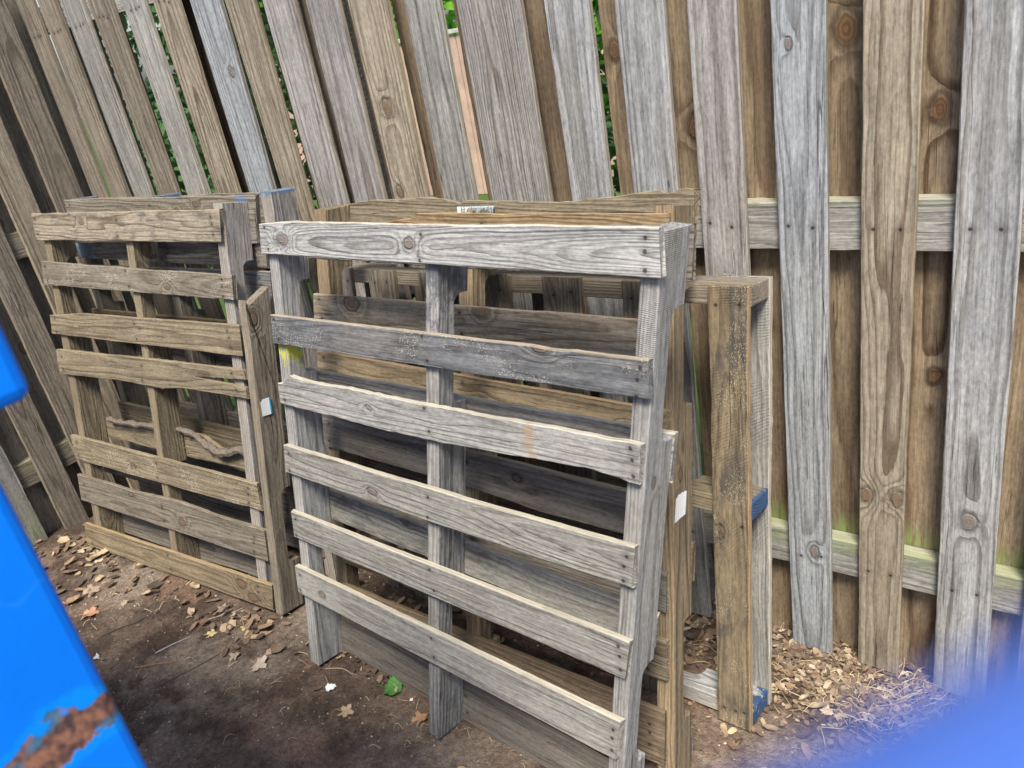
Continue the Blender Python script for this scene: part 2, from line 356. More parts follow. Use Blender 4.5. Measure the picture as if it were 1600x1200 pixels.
def axis(a, b, st, lo, hi, k=9):
    m = [a+(b-a)*i/int((b-a)/st) for i in range(int((b-a)/st)+1)]
    l = [a-(a-lo)*(i/k)**2 for i in range(k, 0, -1)]; r = [b+(hi-b)*(i/k)**2 for i in range(1, k+1)]
    return l+m+r
gnd = grid('ground', axis(-3.6, .8, .03, -120, 120), axis(.2, 2.0, .03, -120, 120), gz, dirt_material()); gnd['kind'] = 'structure'
gm = simple('lawn_soil', (.05,.10,.02), .95, .6, 40)
lawn = grid('lawn', axis(-8, 1, .5, -60, 60), axis(2.1, 9, .5, 1.95, 80), lambda x, y: gz(x, y)+.012, gm); lawn['kind'] = 'structure'

# ------------------------------------------------------------------ main fence
D = 1.6
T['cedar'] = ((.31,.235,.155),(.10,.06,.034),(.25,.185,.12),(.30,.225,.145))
F = root('wooden_fence', Matrix.Translation((-1.6, D, -.05)), 'long weathered shadowbox fence of grey and tan pickets running behind all the pallets', 'fence')
TOPZ = 1.97
def fence_plank(par, org, u0t, u0b, u1t, u1b, z0, z1, n0, t, tone, **kw):   # u at top / bottom
    q = [(u1t-org[0], z1-org[1]), (u1b-org[0], z0-org[1]), (u0b-org[0], z0-org[1]), (u0t-org[0], z1-org[1])]
    # length along v: TL=(right edge top), TR=(right edge bottom) so that local X runs down the picket
    return plank(par, 'picket', q, n0, t, tone, **kw)
O1 = (-1.6, -.05)
FR = [ # left top,left bottom(z~0), right top,right bottom, tone, opts   (front pickets, right to left)
 (-.052,-.045,.05,.055,'silver',{}),
 (-.222,-.208,-.120,-.100,'silver',dict(k1=(-.20+.72,.0,.014),k2=(-.41+.12-.3,.012,.011),seed=11.2)),
 (-.378,-.376,-.281,-.285,'tan',dict(k1=(.12+.38,.030,.013),k2=(.125+.38,-.030,.013),seed=3.1,lat=.0)),
 (-.537,-.538,-.440,-.440,'blue',dict(k1=(.70,.012,.010),k2=(-.45,-.018,.007),seed=21.7)),
 (-.698,-.710,-.601,-.610,'mix',dict(k1=(.5,.02,0),seed=8.4)),
 (-.853,-.862,-.746,-.764,'silver',dict(k1=(.3,0,0),k2=(.5,0,0))),
 (-1.019,-1.021,-.911,-.925,'silver',dict(k1=(.3,0,0),k2=(.5,0,0))),
 (-1.253,-1.256,-1.079,-1.077,'mix',dict(k1=(-.12,.045,.012),k2=(.5,0,0),ring=.0045)),
 (-1.408,-1.425,-1.303,-1.315,'ash',dict(k1=(.3,0,0),k2=(.5,0,0))),
 (-1.589,-1.580,-1.464,-1.478,'tan',dict(k1=(-.42,-.012,.014),k2=(-.20,-.035,.011),seed=33.3)),
 (-1.740,-1.765,-1.624,-1.632,'mix',dict(k1=(.3,0,0))),
 (-1.903,-1.902,-1.782,-1.782,'mix',{}),
 (-2.055,-2.03,-1.940,-1.941,'tan',dict(k1=(.02,.01,.012))),
 (-2.213,-2.211,-2.085,-2.11,'blue',{}),
 (-2.389,-2.388,-2.27,-2.27,'tan',{}),
 (-2.549,-2.555,-2.435,-2.435,'ash',{}),
 (-2.728,-2.70,-2.61,-2.60,'taupe',{}),
 (-2.891,-2.875,-2.775,-2.77,'ash',{}),
 (-3.037,-3.032,-2.93,-2.92,'taupe',{}),
 (-3.177,-3.182,-3.075,-3.075,'taupe',{}),
]
for i, (lt, lb, rt, rb, tone, kw) in enumerate(FR):
    z0 = -.058 + (.0 if i < 4 else R.uniform(-.004, .012)) - (.012 if i in (1,) else 0)
    sk = (lt-lb)*.3
    k = dict(pith=.045, ring=.010, saw=.35, edge=.5, nails=(TOPZ/2-.05-.24, .96-1.055, 9), rough=.0008); k.update(kw)
    o = fence_plank(F, O1, lt+sk, lb, rt+(rt-rb)*.3, rb, z0, TOPZ+R.uniform(-.01,.01), 0, .016, tone, **k)
    mid = (TOPZ+z0)/2; o['nails'] = [mid-.24, mid-1.06, mid-1.75]
# back pickets on the far side of the rails
BK = [(-.035,.06),(-.19-.02,-.085),(-.372+.01,-.262),(-.532+.012,-.43),(-.69,-.575)]
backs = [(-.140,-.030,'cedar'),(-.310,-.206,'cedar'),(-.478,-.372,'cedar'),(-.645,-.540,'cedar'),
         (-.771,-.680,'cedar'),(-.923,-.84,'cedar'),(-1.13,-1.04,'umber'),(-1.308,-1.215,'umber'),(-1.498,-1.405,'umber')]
bx_ = -1.60
gaps = [(-1.765,-1.632+.008),(-1.903,-1.782),(-2.04,-1.94),(-2.21,-2.1),(-2.388,-2.27),(-2.55,-2.435),(-2.715,-2.605),(-2.88,-2.77),(-3.035,-2.925),(-3.18,-3.075)]
prev = (-1.585, -1.47)
for g_ in gaps:
    c = (prev[0]+g_[1])/2; backs.append((c-.052, c+.047, 'taupe')); prev = g_
for i, (a, b, tone) in enumerate(backs):
    o = fence_plank(F, O1, a+R.uniform(-.003,.003), a, b+R.uniform(-.003,.003), b, -.075 if i < 5 else -.06, TOPZ+R.uniform(-.01,.01), .057, .016, tone, ring=.013, pith=.04, saw=.15, edge=.4,
                k1=(R.uniform(-.9,.9), R.uniform(-.03,.03), .013), k2=(R.uniform(-.9,.9), R.uniform(-.03,.03), R.choice((0,.012))))
    mid = (TOPZ-.06)/2; o['algae'] = [mid-.30, .075, .9]
    if i in (1, 2, 4): o['k1'] = [(-.31, .0, .017), (-.47, .004, .022), (-.32, -.002, .017)][(1, 2, 4).index(i)]; o['k2'] = [(.22, .01, .013), (.18, -.02, .0), (.5, .0, .0)][(1, 2, 4).index(i)]
for zc, h in ((.243,.098),(1.058,.10),(1.80,.085)):
    for (a, b) in ((-3.165,-1.62),(-1.617,.35)):
        plank(F, 'rail', [(a-O1[0],zc+h/2-O1[1]),(b-O1[0],zc+h/2-O1[1]),(b-O1[0],zc-h/2-O1[1]),(a-O1[0],zc-h/2-O1[1])], .0175, .038, 'ash' if zc > .5 else 'ash', edge=.4, ring=.008, pith=.06,
              gtop=(.045 if zc > .5 else .024), gstr=(.22 if zc > .5 else .62), k1=(0,0,0), k2=(0,0,0))
for x_ in (-2.36, .28):
    plank(F, 'post', [(x_+.089-O1[0],TOPZ),(x_+.089-O1[0],-.1),(x_-O1[0],-.1),(x_-O1[0],TOPZ)], .0755, .089, 'umber')

# ------------------------------------------------------------------ left fence
X0 = -3.165
F2 = root('wooden_fence', Matrix.Translation((X0, .9, 0)) @ Matrix.Rotation(math.pi/2, 4, 'Z'), 'shorter run of the shadowbox fence on the left, meeting the long fence at the corner', 'fence')
O2 = (.9, 0)
for (a, b, tone) in ((.08,.18,'taupe'),(.235,.335,'taupe'),(.39,.485,'taupe'),(.54,.635,'taupe'),(.685,.78,'taupe'),(.832,.928,'ash'),(.997,1.088,'umber'),(1.143,1.24,'taupe'),(1.289,1.388,'tan'),(1.448,1.56,'taupe')):
    o = fence_plank(F2, O2, a, a, b, b, .008, TOPZ, 0, .016, 'taupe' if tone == 'umber' else tone, ring=.009, pith=.045, saw=.3)
    if tone == 'ash': o['algae'] = [.95, .28, .55]
for i in range(10):
    a = .16+.153*i; fence_plank(F2, O2, a, a, a+.09, a+.09, .0, TOPZ, .057, .016, 'taupe', ring=.014, pith=.04)
for zc, h in ((.302,.098),(1.095,.093),(1.80,.085)):
    plank(F2, 'rail', [(-.9,zc+h/2),(.66,zc+h/2),(.66,zc-h/2),(-.9,zc-h/2)], .0175, .038, 'taupe', ring=.008, k1=(0,0,0), k2=(0,0,0), gtop=.03, gstr=.25)

# ------------------------------------------------------------------ pallets
TS = .014; DS = .083
# A: grey pallet in front
PA = root('wooden_pallet', pose((-1.661,.9116,.034), -.0833, -.1748, -.0227), 'silver grey pallet with a yellow splash, leaning in front of the right stack', 'pallet', 'wooden pallets leaning on the fence')
A_S = [
 ([(.131,1.205),(1.16,1.194),(1.158,1.120),(.126,1.134)], 'pale', dict(k1=(-.43,-.002,.012),k2=(-.02,.0,.010),seed=14.6,ring=.0042,pith=.03,top=[(0,-.004),(.1,.002),(.5,0),(1,0)])),
 ([(.119,.992),(1.136,.994),(1.131,.930),(.111,.922)], 'slate', dict(fleck=.7,stain=.6,edge=.95)),
 ([(.104,.845),(1.114,.853),(1.108,.784),(.099,.764)], 'soft', dict(top=[(0,-.022),(.02,-.02),(.05,.004),(.12,-.002),(.5,-.004),(1,0)],bot=[(0,.006),(.2,.002),(.45,-.004),(.55,-.006),(.75,.002),(.9,.008),(1,-.002)],rough=.0022,stain=.25,saw=1.2,k1=(-.17,.002,.006),k2=(.28,.006,0),paint=(.275,.013,.6),pcol=(.36,.25,.15))),
 ([(.079,.661),(1.096,.665),(1.087,.586),(.075,.586)], 'ashy', dict(k1=(-.17,-.012,.009),stain=.25,bow=.004)),
 ([(.062,.477),(1.075,.475),(1.063,.394),(.057,.403)], 'ashy', dict(k1=(0,0,0),stain=.12)),
 ([(.040,.314),(1.05,.297),(1.035,.204),(.035,.231)], 'ashy', dict(k1=(0,0,0),stain=.10,ring=.012)),
]
for q, tone, kw in A_S:
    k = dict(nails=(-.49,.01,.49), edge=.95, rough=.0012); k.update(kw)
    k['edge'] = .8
    plank(PA, 'slat', q, 0, TS, tone, **k)
stringer(PA, .013, .104, .0, 1.20, TS, DS, .036, 'silver', k1=(0,0,0), k2=(0,0,0), edge=.2, stain=.25, paint=(.33,.05,.8), pcol=(.55,.54,.03), saw=.4)
stringer(PA, .484, .145, -.017, 1.19, TS, DS, .034, 'silver', k1=(0,0,0), k2=(0,0,0), stain=.6, edge=.2, paint=(.53,.09,.55), pcol=(.035,.045,.07))
stringer(PA, .988, .114, -.05, 1.193, TS, DS, .034, 'silver', k1=(.2,.01,.006), k2=(0,0,0), stain=.1, saw=2.2, edge=.2)
for q, tone, kw in [
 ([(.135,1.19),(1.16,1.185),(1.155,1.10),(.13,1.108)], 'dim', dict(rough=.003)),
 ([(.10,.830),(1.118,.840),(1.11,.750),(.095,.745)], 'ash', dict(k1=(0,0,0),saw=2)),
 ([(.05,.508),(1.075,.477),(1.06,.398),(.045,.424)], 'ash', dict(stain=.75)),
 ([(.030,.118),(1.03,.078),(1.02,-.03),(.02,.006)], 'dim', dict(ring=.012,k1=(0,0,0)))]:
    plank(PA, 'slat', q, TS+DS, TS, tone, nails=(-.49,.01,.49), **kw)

# B: brown pallet behind it
PB = root('wooden_pallet', pose((-1.639,1.029,.0131), -.0237, -.2639, .0091), 'brown pallet with jagged broken top board, sandwiched behind the silver grey pallet', 'pallet', 'wooden pallets leaning on the fence')
B_S = [
 ([(.10,1.208),(.981,1.211),(.983,1.122),(.10,1.122)], 'honey', dict(top=[(0,-.055),(.10,-.035),(.2,-.018),(.27,-.012),(.285,-.001),(1,0)],ring=.004,pith=.07,stain=.15)),
 ([(-.025,1.002),(.98,1.012),(.985,.928),(-.027,.920)], 'tan', dict(k1=(-.36,.022,.017),k2=(.06,.03,.012),ring=.006,pith=.08,edge=.3,saw=1.0)),
 ([(-.027,.850),(.991,.842),(.994,.758),(-.027,.765)], 'bark', dict(edge=1.0)),
 ([(-.023,.678),(.99,.662),(.99,.566),(-.025,.586)], 'dim', dict(ring=.010,k1=(.15,.01,.008),bot=[(0,0),(.5,.004),(.7,-.004),(1,0)])),
 ([(-.01,.515),(1.002,.510),(1.005,.424),(-.01,.43)], 'dim', dict(rough=.003)),
 ([(-.003,.352),(1.008,.360),(1.011,.270),(.0,.258)], 'olive', dict(edge=.9)),
 ([(.004,.190),(1.010,.197),(1.014,.070),(.006,.07)], 'umber', dict(edge=1.0,k1=(.36,-.02,.012))),
]
for q, tone, kw in B_S: plank(PB, 'slat', q, 0, TS, tone, nails=(-.48,.0,.47), **kw)
HB = 1.219
stringer(PB, -.022, 0, -.01, 1.222, TS, DS, .045, 'bark', k1=(0,0,0), k2=(0,0,0), stain=.5, rough=.004, topcut=[(0,.004),(.4,-.006),(.7,.004),(1,-.008)])
stringer(PB, .462, 0, .0, 1.222, TS, DS, .042, 'bark', k1=(0,0,0), k2=(0,0,0), stain=.15, paint=(.62,.02,1), pcol=(.5,.6,.66))
stringer(PB, .995, -.043, -.02, 1.225, TS, DS, .040, 'bark', k1=(.1,.01,.009), k2=(0,0,0), stain=.18)
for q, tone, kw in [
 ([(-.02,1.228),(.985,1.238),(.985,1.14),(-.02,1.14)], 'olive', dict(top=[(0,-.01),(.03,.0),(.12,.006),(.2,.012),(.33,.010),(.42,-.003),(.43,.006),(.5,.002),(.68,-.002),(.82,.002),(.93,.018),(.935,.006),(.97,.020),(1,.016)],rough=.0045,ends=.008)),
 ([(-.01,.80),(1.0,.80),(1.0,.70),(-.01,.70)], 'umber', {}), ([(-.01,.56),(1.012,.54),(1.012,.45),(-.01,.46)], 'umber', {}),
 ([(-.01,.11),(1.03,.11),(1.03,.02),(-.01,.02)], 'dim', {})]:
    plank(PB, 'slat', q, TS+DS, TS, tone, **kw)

# C: front pallet of the left stack
s_ = .98
PC = root('wooden_pallet', pose((-2.9564*s_,.9829*s_,1.55-1.5202*s_), math.radians(2.67), math.radians(-13.31), math.radians(.41)), 'olive brown pallet with a splintered right side, front one of the left stack', 'pallet', 'wooden pallets leaning on the fence')
C_S = [
 ([(.007,1.194),(.985,1.189),(.971,1.101),(.002,1.106)], 'tan', dict(stain=.75,k1=(0,0,0),ring=.0035,edge=.8,pith=.08)),
 ([(.013,1.036),(.998,1.013),(.993,.944),(.005,.955)], 'taupe', dict(fleck=1.0,rough=.002,stain=.25)),
 ([(.004,.858),(1.004,.876),(1.001,.787),(0,.787)], 'olive', dict(top=[(0,-.006),(.2,.006),(.45,.004),(1,0)],fleck=.3,ring=.008,k1=(0,0,0))),
 ([(.004,.733),(.999,.751),(1.002,.665),(0,.646)], 'olive', dict(fleck=.4,split=(.78,.020,.52),bot=[(0,0),(.45,.002),(.6,-.004),(.7,.006),(1,0)],ring=.009)),
 ([(.001,.422),(.993,.410),(1.001,.326),(.006,.331)], 'olive', dict(fleck=1.0)),
 ([(-.004,.272),(1.001,.264),(.999,.165),(-.006,.172)], 'taupe', dict(k1=(-.17,.035,.008),k2=(.1,-.01,.011),top=[(0,0),(.35,0),(.6,.012),(.75,.004),(1,0)],rough=.002)),
 ([(-.016,.080),(1.002,.088),(.997,.004),(-.023,-.008)], 'bark', dict(k1=(.37,.012,.014),k2=(.42,-.022,.014),edge=.8)),
]
for q, tone, kw in C_S:
    k = dict(nails=(-.47,0,.45)); k.update(kw); plank(PC, 'slat', q, 0, TS, tone, **k)
stringer(PC, .028, 0, 0, 1.19, TS, DS, .040, 'olive', k1=(0,0,0), k2=(0,0,0), ring=.004, fleck=.2, H=1.195)
stringer(PC, .488, .012, 0, 1.19, TS, DS, .034, 'olive', k1=(.48,.0,.014), k2=(0,0,0), fleck=.5, H=1.195)
stringer(PC, .925, .012, .03, 1.205, TS, DS, .040, 'mix', k1=(0,0,0), k2=(0,0,0), stain=.25, H=1.195)
stringer(PC, 1.004, .004, -.004, .985, .004, .084, .030, 'taupe', name='companion_stringer', label='splintered repair block nailed beside the right stringer', topcut=[(0,-.012),(.1,.004),(.25,-.005),(.4,-.045),(.6,-.06),(.8,-.03),(1,-.06)], k1=(.40,.02,.012), k2=(0,0,0), ring=.004, pith=.10, H=1.195, rough=.002)
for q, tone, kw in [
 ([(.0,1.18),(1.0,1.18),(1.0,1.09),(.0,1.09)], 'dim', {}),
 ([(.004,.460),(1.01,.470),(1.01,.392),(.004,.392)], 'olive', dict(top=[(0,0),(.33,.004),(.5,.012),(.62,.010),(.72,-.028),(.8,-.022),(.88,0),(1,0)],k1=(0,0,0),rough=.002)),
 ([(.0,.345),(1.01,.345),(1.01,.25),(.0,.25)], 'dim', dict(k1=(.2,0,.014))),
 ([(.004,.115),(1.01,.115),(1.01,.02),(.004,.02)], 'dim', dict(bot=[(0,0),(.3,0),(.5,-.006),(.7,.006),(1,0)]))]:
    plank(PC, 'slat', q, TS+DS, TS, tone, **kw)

# D: rear pallet of the left stack
PD = root('wooden_pallet', pose((-2.9465,1.2079,-.0063), .0038, -.1375, .0047), 'dull grey pallet with blue paint traces, rearmost of the left stack', 'pallet', 'wooden pallets leaning on the fence')
for q, tone, kw in [
 ([(.0,1.248),(1.052,1.243),(1.034,1.156),(.0,1.160)], 'taupe', dict(paint=(.46,.03,.6),stain=.15)),
 ([(-.004,1.132),(1.054,1.120),(1.047,1.040),(.011,1.045)], 'dim', dict(paint=(-.50,.09,.8),pcol=(.16,.24,.32))),
 ([(.0,1.020),(1.052,1.031),(1.040,.944),(.0,.94)], 'slate', dict(stain=.3)),
 ([(-.009,.858),(1.02,.872),(1.02,.786),(-.009,.775)], 'umber', {}),
 ([(.006,.500),(1.05,.50),(1.05,.41),(.006,.41)], 'olive', {}),
 ([(.0,.350),(1.05,.350),(1.05,.26),(.0,.26)], 'slate', {}),
 ([(.0,.215),(1.05,.215),(1.05,.11),(.0,.11)], 'dim', {})]:
    plank(PD, 'slat', q, 0, TS, tone, nails=(-.49,0,.48), **kw)
for u in (.0, .50): stringer(PD, u, .008, -.015, 1.248, TS, DS, .04, 'dim', H=1.248, paint=(.62,.012,.6))
stringer(PD, 1.034, .022, -.02, 1.250, -.004+TS, DS+.004, .045, 'mix', H=1.248, paint=(.632,.008,.7), pcol=(.07,.15,.27), stain=.2, k1=(0,0,0))
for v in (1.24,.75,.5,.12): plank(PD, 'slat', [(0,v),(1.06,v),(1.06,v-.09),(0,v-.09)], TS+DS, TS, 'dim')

# E: pallet standing on its side at the right
PE = root('wooden_pallet', pose((-1.7402,1.3107,-.0202), -.0559, -.1488, -.0169), 'pallet on its side with upright boards and blue stringer ends, right of the others', 'pallet', 'wooden pallets leaning on the fence')
def side_board(u0, u1, v0, v1, n0, tone, sl=0, **kw):
    return plank(PE, 'slat', [(u1+sl, v1), (u1, v0), (u0, v0), (u0+sl, v1)], n0, TS+.002, tone, **kw)
side_board(1.141,1.221,-.006,1.018,0,'bark',-.002,stain=.7,fleck=.5,edge=.9,k1=(.02,-.02,.008),saw=2.0,ring=.009,nails=(-.475,.0,.47))
for a, b, tn in ((0,.065,'dim'),(.140,.239,'taupe'),(.335,.43,'taupe'),(.54,.633,'olive'),(.732,.837,'taupe'),(.942,1.04,'taupe')):
    side_board(a,b,0,1.018,0,tn,stain=.6,nails=(-.475,.0,.47),ring=.007)
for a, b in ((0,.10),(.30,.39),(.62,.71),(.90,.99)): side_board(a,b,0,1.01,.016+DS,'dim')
side_board(1.125,1.224,0,1.0175,.016+DS,'ash',saw=3,k1=(0,0,0),k2=(0,0,0),edge=.8,stain=.15)
def rail_stringer(v0, tone, notch, paint):
    # a stringer lying along u: same mesh turned by 90 degrees, notches downward inside the pallet depth
    o = stringer(PE, 0, 0, 0, 1.221, 0, DS, .040, tone, notch=notch, k1=(0,0,0), k2=(0,0,0), stain=.12, paint=(.611,.018,1) if paint else (9,1,0), pcol=(.035,.075,.16), edge=.3, saw=.6)
    X = Vector((1,0,0)); Y = Vector((0,-1,0)); Z = X.cross(Y); c = Vector((.6105, .016+DS/2, v0+.02))
    o.matrix_local = Matrix(((X.x,Y.x,Z.x,c.x),(X.y,Y.y,Z.y,c.y),(X.z,Y.z,Z.z,c.z),(0,0,0,1)))
rail_stringer(.976, 'taupe', True, False); rail_stringer(.520, 'olive', True, True); rail_stringer(.002, 'silver', True, True)

# labels stuck on the stringers
def sticker(parent, pts, nrm, label, blue):
    m = NT('label_paper'); m.b.inputs['Roughness'].default_value = .5; P = m.coord()
    col = C(.78,.80,.80)
    if blue: col = m.mix(m.step(m.sep(P)[0], .0125, .0128), C(.80,.82,.82), C(.02,.32,.70))
    else: col = m.mix(m.M('MULTIPLY', m.step(m.N(P, 60, 3), .55, .7), .2), C(.84,.85,.85), C(.5,.5,.5))
    m.put(m.b.inputs['Base Color'], col)
    w, h = pts; bm = bmesh.new(); n = 8; f = []; b = []
    for i in range(n+1):
        x = -w/2+w*i/n; cz = .0008+.0016*(i/n)**3
        top = h/2+(.0 if i > 1 else -.004*(2-i))+(-.003*abs(math.sin(i*1.3))); bot = -h/2+(.006 if not blue else -.001)*(i/n)*(1 if i > 2 else .3)
        f.append((bm.verts.new((x, top, cz)), bm.verts.new((x, bot, cz)))); b.append((bm.verts.new((x, top, cz-.0004)), bm.verts.new((x, bot, cz-.0004))))
    for i in range(n):
        bm.faces.new((f[i][1], f[i+1][1], f[i+1][0], f[i][0])); bm.faces.new((b[i][0], b[i+1][0], b[i+1][1], b[i][1]))
        bm.faces.new((f[i][0], f[i+1][0], b[i+1][0], b[i][0])); bm.faces.new((f[i+1][1], f[i][1], b[i][1], b[i+1][1]))
    me = bpy.data.meshes.new('sticker'); bm.to_mesh(me); bm.free(); o = link('sticker', me, parent, m.m, label); o.matrix_local = nrm; return o
# side face of a stringer: outward = +u ; label x axis = +n (away), y axis = +v
def side_m(u, n, v): return Matrix(((0,0,1,u),(1,0,0,n),(0,1,0,v),(0,0,0,1))) 
sticker(PC, (.034,.05), side_m(1.0382,.030,.640) @ Matrix.Rotation(.05,4,'Z'), 'white label with a blue edge', True)
sticker(PB, (.044,.058), side_m(1.0085,.040,.640) @ Matrix.Rotation(-.03,4,'Z'), 'plain white curling label', False)

# curl of torn bark lying along the wavy board of pallet C
def tube(pts, rad, seg=6, flat=1.):
    bm = bmesh.new(); rings = []
    for i, p in enumerate(pts):
        p = Vector(p); a = Vector(pts[max(0, i-1)]); b = Vector(pts[min(len(pts)-1, i+1)]); t = (b-a).normalized()
        s = t.cross(Vector((0, 0, 1))); s = s.normalized() if s.length > .05 else Vector((1, 0, 0)); u = s.cross(t)
        r = rad[i] if isinstance(rad, (list, tuple)) else rad
        rings.append([bm.verts.new(p+s*math.cos(k/seg*6.2832)*r+u*math.sin(k/seg*6.2832)*r*flat) for k in range(seg)])
    for r0, r1 in zip(rings, rings[1:]):
        for k in range(seg): bm.faces.new((r0[k], r0[(k+1) % seg], r1[(k+1) % seg], r1[k]))
    bm.faces.new(rings[0][::-1]); bm.faces.new(rings[-1]); bmesh.ops.recalc_face_normals(bm, faces=bm.faces)
    return bm
def bm_link(name, bm, mat, parent=None, label=None, smooth=False):
    me = bpy.data.meshes.new(name); bm.to_mesh(me); bm.free()
    if smooth:
        for p in me.polygons: p.use_smooth = True
    return link(name, me, parent, mat, label)
bark = simple('grey_bark', (.15,.125,.10), .95, .8, 90, .006)
bp = [(.12,.075,.475),(.2,.075,.474),(.3,.075,.478),(.42,.075,.486),(.5,.075,.492),(.56,.075,.492),(.62,.075,.484),(.67,.075,.462),(.72,.075,.444),(.78,.075,.448),(.84,.075,.468),(.90,.075,.470)]
pts = []; rd = []
for i in range(len(bp)-1):
    for k in range(4):
        t = k/4; pts.append([bp[i][j]*(1-t)+bp[i+1][j]*t + (R.uniform(-.003,.003) if j else 0) for j in range(3)]); rd.append(R.uniform(.006,.012)+(.004 if i > 6 else 0))
bm_link('bark_strip', tube(pts, rd, 7), bark, PC, 'curled strip of grey bark along the wavy rear board')

# ------------------------------------------------------------------ blue dumpster, very near the camera on the left
def paint_material():
    n = NT('blue_paint'); P = n.coord('Object'); p = n.sep(P)
    a = n.N(P, 14, 5, .7); b = n.N(P, 70, 4, .7)
    base = n.mix(n.step(n.N(P, 5, 3), .3, .7), C(.0,.195,.90), C(.0,.22,.98))
    # rust band: distance from a slanting line on the side wall (object coords = metres from the wall's far corner)
    d = n.M('ABSOLUTE', n.M('SUBTRACT', p[2], n.M('ADD', 1.172, n.M('MULTIPLY', n.M('SINE', n.M('MULTIPLY', p[1], 34)), .006))))
    m = n.M('SUBTRACT', 1, n.step(n.M('ADD', d, n.M('ADD', n.M('MULTIPLY', n.M('SUBTRACT', a, .5), .06), n.M('MULTIPLY', n.M('SUBTRACT', b, .5), .03))), .0105, .0118))
    edge = n.M('SUBTRACT', n.M('SUBTRACT', 1, n.step(n.M('ADD', d, n.M('MULTIPLY', n.M('SUBTRACT', a, .5), .05)), .018, .024)), m)
    sc = n.step(n.N(n.V('MULTIPLY', P, (1, 1, 1)), 26, 6, .75), .63, .66); low = n.M('SUBTRACT', 1, n.step(p[2], 1.14, 1.165))
    sc = n.M('MULTIPLY', sc, low); m = n.M('MAXIMUM', m, sc)
    tm = n.M('MULTIPLY', n.step(n.N(n.V('ADD', P, (4, 1, 2)), 40, 3), .55, .66), .75)
    rust = n.mix(n.step(n.N(P, 110, 5, .75), .38, .62), C(.075,.045,.05), C(.34,.16,.10)); rust = n.mix(tm, rust, C(.03,.20,.36))
    scr = n.M('SUBTRACT', 1, n.step(n.vor(n.V('ADD', n.V('MULTIPLY', P, (1, 1, .6)), n.V('MULTIPLY', n.N(P, 8, 2, .5, out=1), (.2, .2, .2))), 16, 'Distance', 'DISTANCE_TO_EDGE'), .0, .02))
    base = n.mix(n.M('MULTIPLY', n.M('MULTIPLY', scr, .3), n.step(n.N(P, 6, 3), .45, .6)), base, C(.06,.38,1.0))
    col = n.mix(n.M('MULTIPLY', edge, .6), base, C(.0,.32,.95)); col = n.mix(m, col, rust)
    spk = n.M('SUBTRACT', 1, n.step(n.vor(P, 55), .05, .09)); col = n.mix(n.M('MULTIPLY', n.M('MULTIPLY', spk, n.step(n.vor(P, 55, 'Color'), .8, .9)), .7), col, C(.3,.6,.95))
    n.t.links.new(col, n.b.inputs['Base Color'])
    n.t.links.new(n.M('MULTIPLY_ADD', m, .4, .45), n.b.inputs['Roughness'])
    n.bump(n.M('ADD', n.M('MULTIPLY', a, 1.), n.M('SUBTRACT', n.M('MULTIPLY', b, .15), m)), .35, .002); return n.m
BLUE = paint_material()
def rbox(x0, x1, y0, y1, z0, z1, bev=.006, seg=3):
    bm = bmesh.new(); bmesh.ops.create_cube(bm, size=1)
    for v in bm.verts: v.co = Vector(((x0+x1)/2+v.co.x*(x1-x0), (y0+y1)/2+v.co.y*(y1-y0), (z0+z1)/2+v.co.z*(z1-z0)))
    bmesh.ops.bevel(bm, geom=list(bm.edges), offset=bev, segments=seg, affect='EDGES', profile=.5); return bm
DU = root('dumpster', Matrix.Translation((-1.1,-.5,0)), 'bright blue steel dumpster with a rusty scrape at the left edge of the picture', 'dumpster')
def dpart(name, b, **k):
    x0,x1,y0,y1,z0,z1 = b
    return bm_link(name, rbox(x0+1.1,x1+1.1,y0+.5,y1+.5,z0,z1,**k), BLUE, DU)
dpart('body', (-1.9,-.51,-1.4,.142,.10,1.365), bev=.008)
dpart('lift_pocket', (-.95,-.506,.02,.178,1.392,1.60), bev=.009)
dpart('rim', (-1.93,-.53,-1.43,.10,1.3655,1.3915), bev=.006)
dpart('foot', (-.75,-.6,-.1,.02,.03,.0995)); dpart('foot', (-.75,-.6,-1.3,-1.18,.03,.0995))
# blue steel bar almost touching the lens
def bar_material():
    n = NT('blue_bar_paint'); P = n.coord(); n.t.links.new(n.mix(n.N(P, 30, 3), C(.055,.13,.47), C(.10,.21,.64)), n.b.inputs['Base Color']); n.b.inputs['Roughness'].default_value = .35; return n.m
r1 = Vector((-.018,.747,-.664)); r2 = Vector((-.198,.599,-.776)); dist = .040
p1 = r1*dist; p2 = r2*dist; ax = (p1-p2).normalized(); mid = (p1+p2)/2
perp = ax.cross(mid.normalized()).normalized()
if perp.dot(r_) < 0: perp = -perp
RB = .016; cc = Vector((0,0,1.55))+mid+perp*RB*.97
BR_ = root('steel_bar', Matrix.Translation(cc-ax*.10), 'blurred blue steel bar across the lower right corner of the picture', 'bar')
bm = tube([(ax*.004*0)+ax*t for t in (0,.002,.02,.05,.10,.16,.22,.30,.38,.398,.40)], [RB*.8,RB,RB,RB,RB,RB,RB,RB,RB,RB,RB*.8], 32)
bm_link('tube', bm, bar_material(), BR_, None, True)

